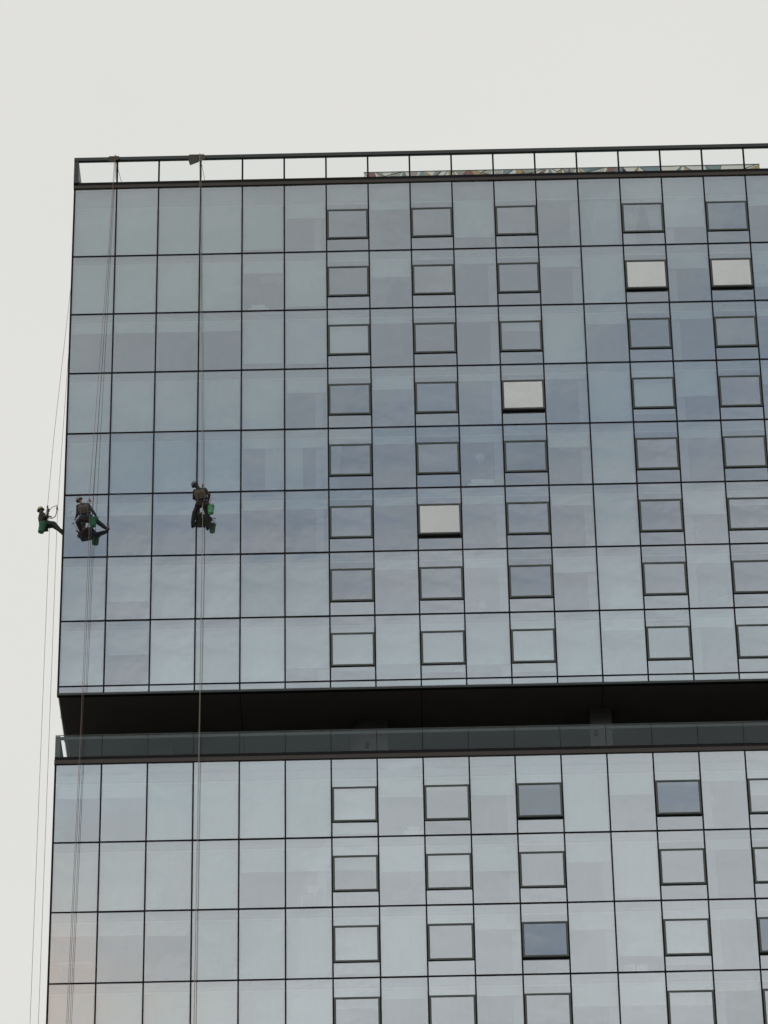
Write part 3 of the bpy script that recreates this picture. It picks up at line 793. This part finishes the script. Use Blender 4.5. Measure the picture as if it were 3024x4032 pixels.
squeegee((6.10, -.68, 104.36), (6.20, -.72, 104.76), 'pale squeegee handle standing in the bright green bucket', .12)
bagm = mat('dark_bag_fabric', (.022, .030, .032), .9, 0, .25, 8, bump=.4)
def bag(x, y, z, w, h, m, label):
    b = MB(); b.cap((x - w * .3, y, z - h * .1), (x - w * .2, y, z - h * .9), w * .32, w * .24); b.cap((x + w * .3, y, z - h * .1), (x + w * .2, y, z - h * .9), w * .32, w * .24); b.cap((x, y + .04, z - h * .3), (x, y, z - h), w * .4, w * .26)
    o = remesh(b, 'tool_bag', m, None, .012, 3); tag(o, label, 'bag')
    return o
redb = mat('red_brown_fabric', (.16, .055, .045), .9, 0, .25, 8, bump=.4)
# rope protectors over the rail
matm = mat('grey_brown_canvas', (.065, .060, .048), .95, 0, .35, 12, bump=.8)
def protector(x0, y0, pieces, label):
    # outlines in hundredths: (right, down) from the anchor, each a folded flap with its own lean
    b = MB()
    for k, (pts, lean) in enumerate(pieces):
        q = [(x0 + p[0] * .00459, -.085 - .028 * k - lean * max(0, p[1]) * .001, ZL + 2.36 - (p[1] - y0) * .0054) for p in pts]
        b.poly(q, .022, matm)
    xa = x0 + min(p[0] for p in pieces[0][0]) * .00459; xb = x0 + max(p[0] for p in pieces[-1][0]) * .00459
    b.box(xa + .06, xb - .06, -.10, .12, ZL + 2.337, ZL + 2.362, matm, bev=.008)
    b.box(xa + .08, xb - .08, .095, .12, ZL + 2.22, ZL + 2.336, matm, bev=.008)
    tag(b.build('rope_protector', matm), label, 'rope protector', 'canvas pads folded over the roof rail')
protector(1.417, 8, [([(4, 7), (60, 8), (66, 70), (42, 74), (2, 56), (6, 30)], .3), ([(62, 9), (104, 12), (118, 40), (80, 60), (62, 70)], .8)], 'smaller crumpled canvas pad on the rail near the left corner')
protector(4.899, -13, [([(24, -14), (100, -13), (110, 66), (80, 78), (26, 100), (2, 8)], .3), ([(104, -12), (150, -10), (176, 16), (168, 46), (110, 70)], .8)], 'larger canvas pad with a drooping left flap, on the rail above the middle worker')
# ropes
ropew = mat('grey_white_rope', (.27, .26, .24), .9, 0, .15, 30)
roper = mat('red_brown_rope', (.26, .15, .12), .9, 0, .15, 30)
ropey = mat('pale_yellow_rope', (.30, .29, .19), .9, 0, .15, 30)
roped = mat('dark_grey_rope', (.07, .07, .07), .9, 0, .15, 30)
def rope(pts, m, label, r=.009, sag=0):
    P_ = []
    for a, c in zip(pts[:-1], pts[1:]):
        for k in range(12): P_.append(lerp(a, c, k / 12))
    P_.append(V(pts[-1])); b = MB(); b.tube(P_, r, None, 7)
    tag(b.build('rope', m), label, 'rope', 'ropes of the window cleaners')
top = ZL + 2.382
rope([(5.43, .6, ZL + 1.6), (5.44, .09, top), (5.44, -.17, top - .01), (5.745, -.82, 105.75), (5.79, -.80, 103.6), (5.735, -.60, 93.9), (5.66, -.6, 80), (5.6, -.6, 0.1)], ropew, 'pale rope carrying the middle worker')
rope([(5.50, .6, ZL + 1.6), (5.50, .09, top), (5.50, -.16, top - .01), (5.79, -.74, 105.8), (5.80, -.90, 103.9), (5.765, -.62, 93.9), (5.68, -.62, 80), (5.65, -.6, 0.1)], ropey, 'pale yellow rope running down between the legs of the middle worker', .0065)
rope([(1.72, .6, ZL + 1.6), (1.715, .09, top), (1.715, -.17, top - .01), (1.55, -.25, 118.1), (1.10, -.80, 105.2), (1.13, -.80, 103.2), (1.02, -.7, 93.94), (.80, -.7, 80), (.5, -.7, 0.1)], roper, 'red brown rope carrying the corner worker')
rope([(1.75, .6, ZL + 1.6), (1.75, .09, top), (1.75, -.18, top - .01), (1.61, -.25, 118.1), (1.26, -.80, 105.2), (1.20, -.72, 103.0), (1.07, -.7, 93.94), (.86, -.7, 80), (.6, -.7, 0.1)], roped, 'dark safety rope of the corner worker')
rope([(.6, 3.6, ZL + 2.3), (-.10, 3.55, ZL + 2.3), (-.725, 2.0, 110.3), (-.82, 1.2, 105.9), (-.70, 1.15, 104.7), (-.775, 1.2, 81.5), (-.8, 1.2, 0.1)], ropew, 'left of the two ropes against the sky, carrying the worker beside the tower')
rope([(.6, 3.3, ZL + 2.3), (-.10, 3.25, ZL + 2.3), (-.36, 2.0, 110.3), (-.39, 1.2, 105.9), (-.40, 1.2, 104.1), (-.451, 1.2, 81.5), (-.5, 1.2, 0.1)], ropew, 'right of the two ropes against the sky, nearest to the tower edge')
rope([(1.74, .15, ZL + 2.30), (1.98, 1.6, ZL + 1.9), (1.98, 1.7, ZL + .55)], roped, 'tie back rope behind the parapet glass at the smaller canvas pad', .010)
rope([(5.47, .15, ZL + 2.30), (5.64, 1.6, ZL + 1.9), (5.64, 1.7, ZL + .55)], roped, 'tie back rope behind the parapet glass at the larger canvas pad', .010)
# lanyards and rope grabs
rope([(-.80, 1.36, 105.76), (-.62, 1.25, 105.88), (-.39, 1.2, 105.95)], web_, 'straight upper lanyard of the worker against the sky', .013)
rope([(-.72, 1.1, 105.22), (-.60, 1.15, 105.24), (-.47, 1.2, 105.38), (-.43, 1.2, 105.60), (-.42, 1.2, 105.76)], roped, 'thick curved lanyard of the worker against the sky', .018)
def grab(x, y, z, label):
    b = MB(); b.box(x - .035, x + .035, y - .03, y + .03, z - .06, z + .06, mat('anodised_grab', (.12, .05, .05), .4, .5, .1, 20), bev=.012)
    b.tube([(x + .03, y, z - .05), (x + .07, y, z - .12)], .010, wire)
    tag(b.build('rope_grab', None), label, 'rope grab', 'rope grabs')
grab(-.42, 1.2, 105.80, 'small rope grab on the rope nearest to the tower edge')
grab(-.82, 1.2, 105.86, 'red descender above the worker against the sky')
grab(5.78, -.86, 105.35, 'descender at the shoulder of the middle worker')
grab(1.14, -.82, 104.72, 'descender at the shoulder of the corner worker')

S.render.engine = 'CYCLES'
S.cycles.max_bounces = 10; S.cycles.transparent_max_bounces = 24
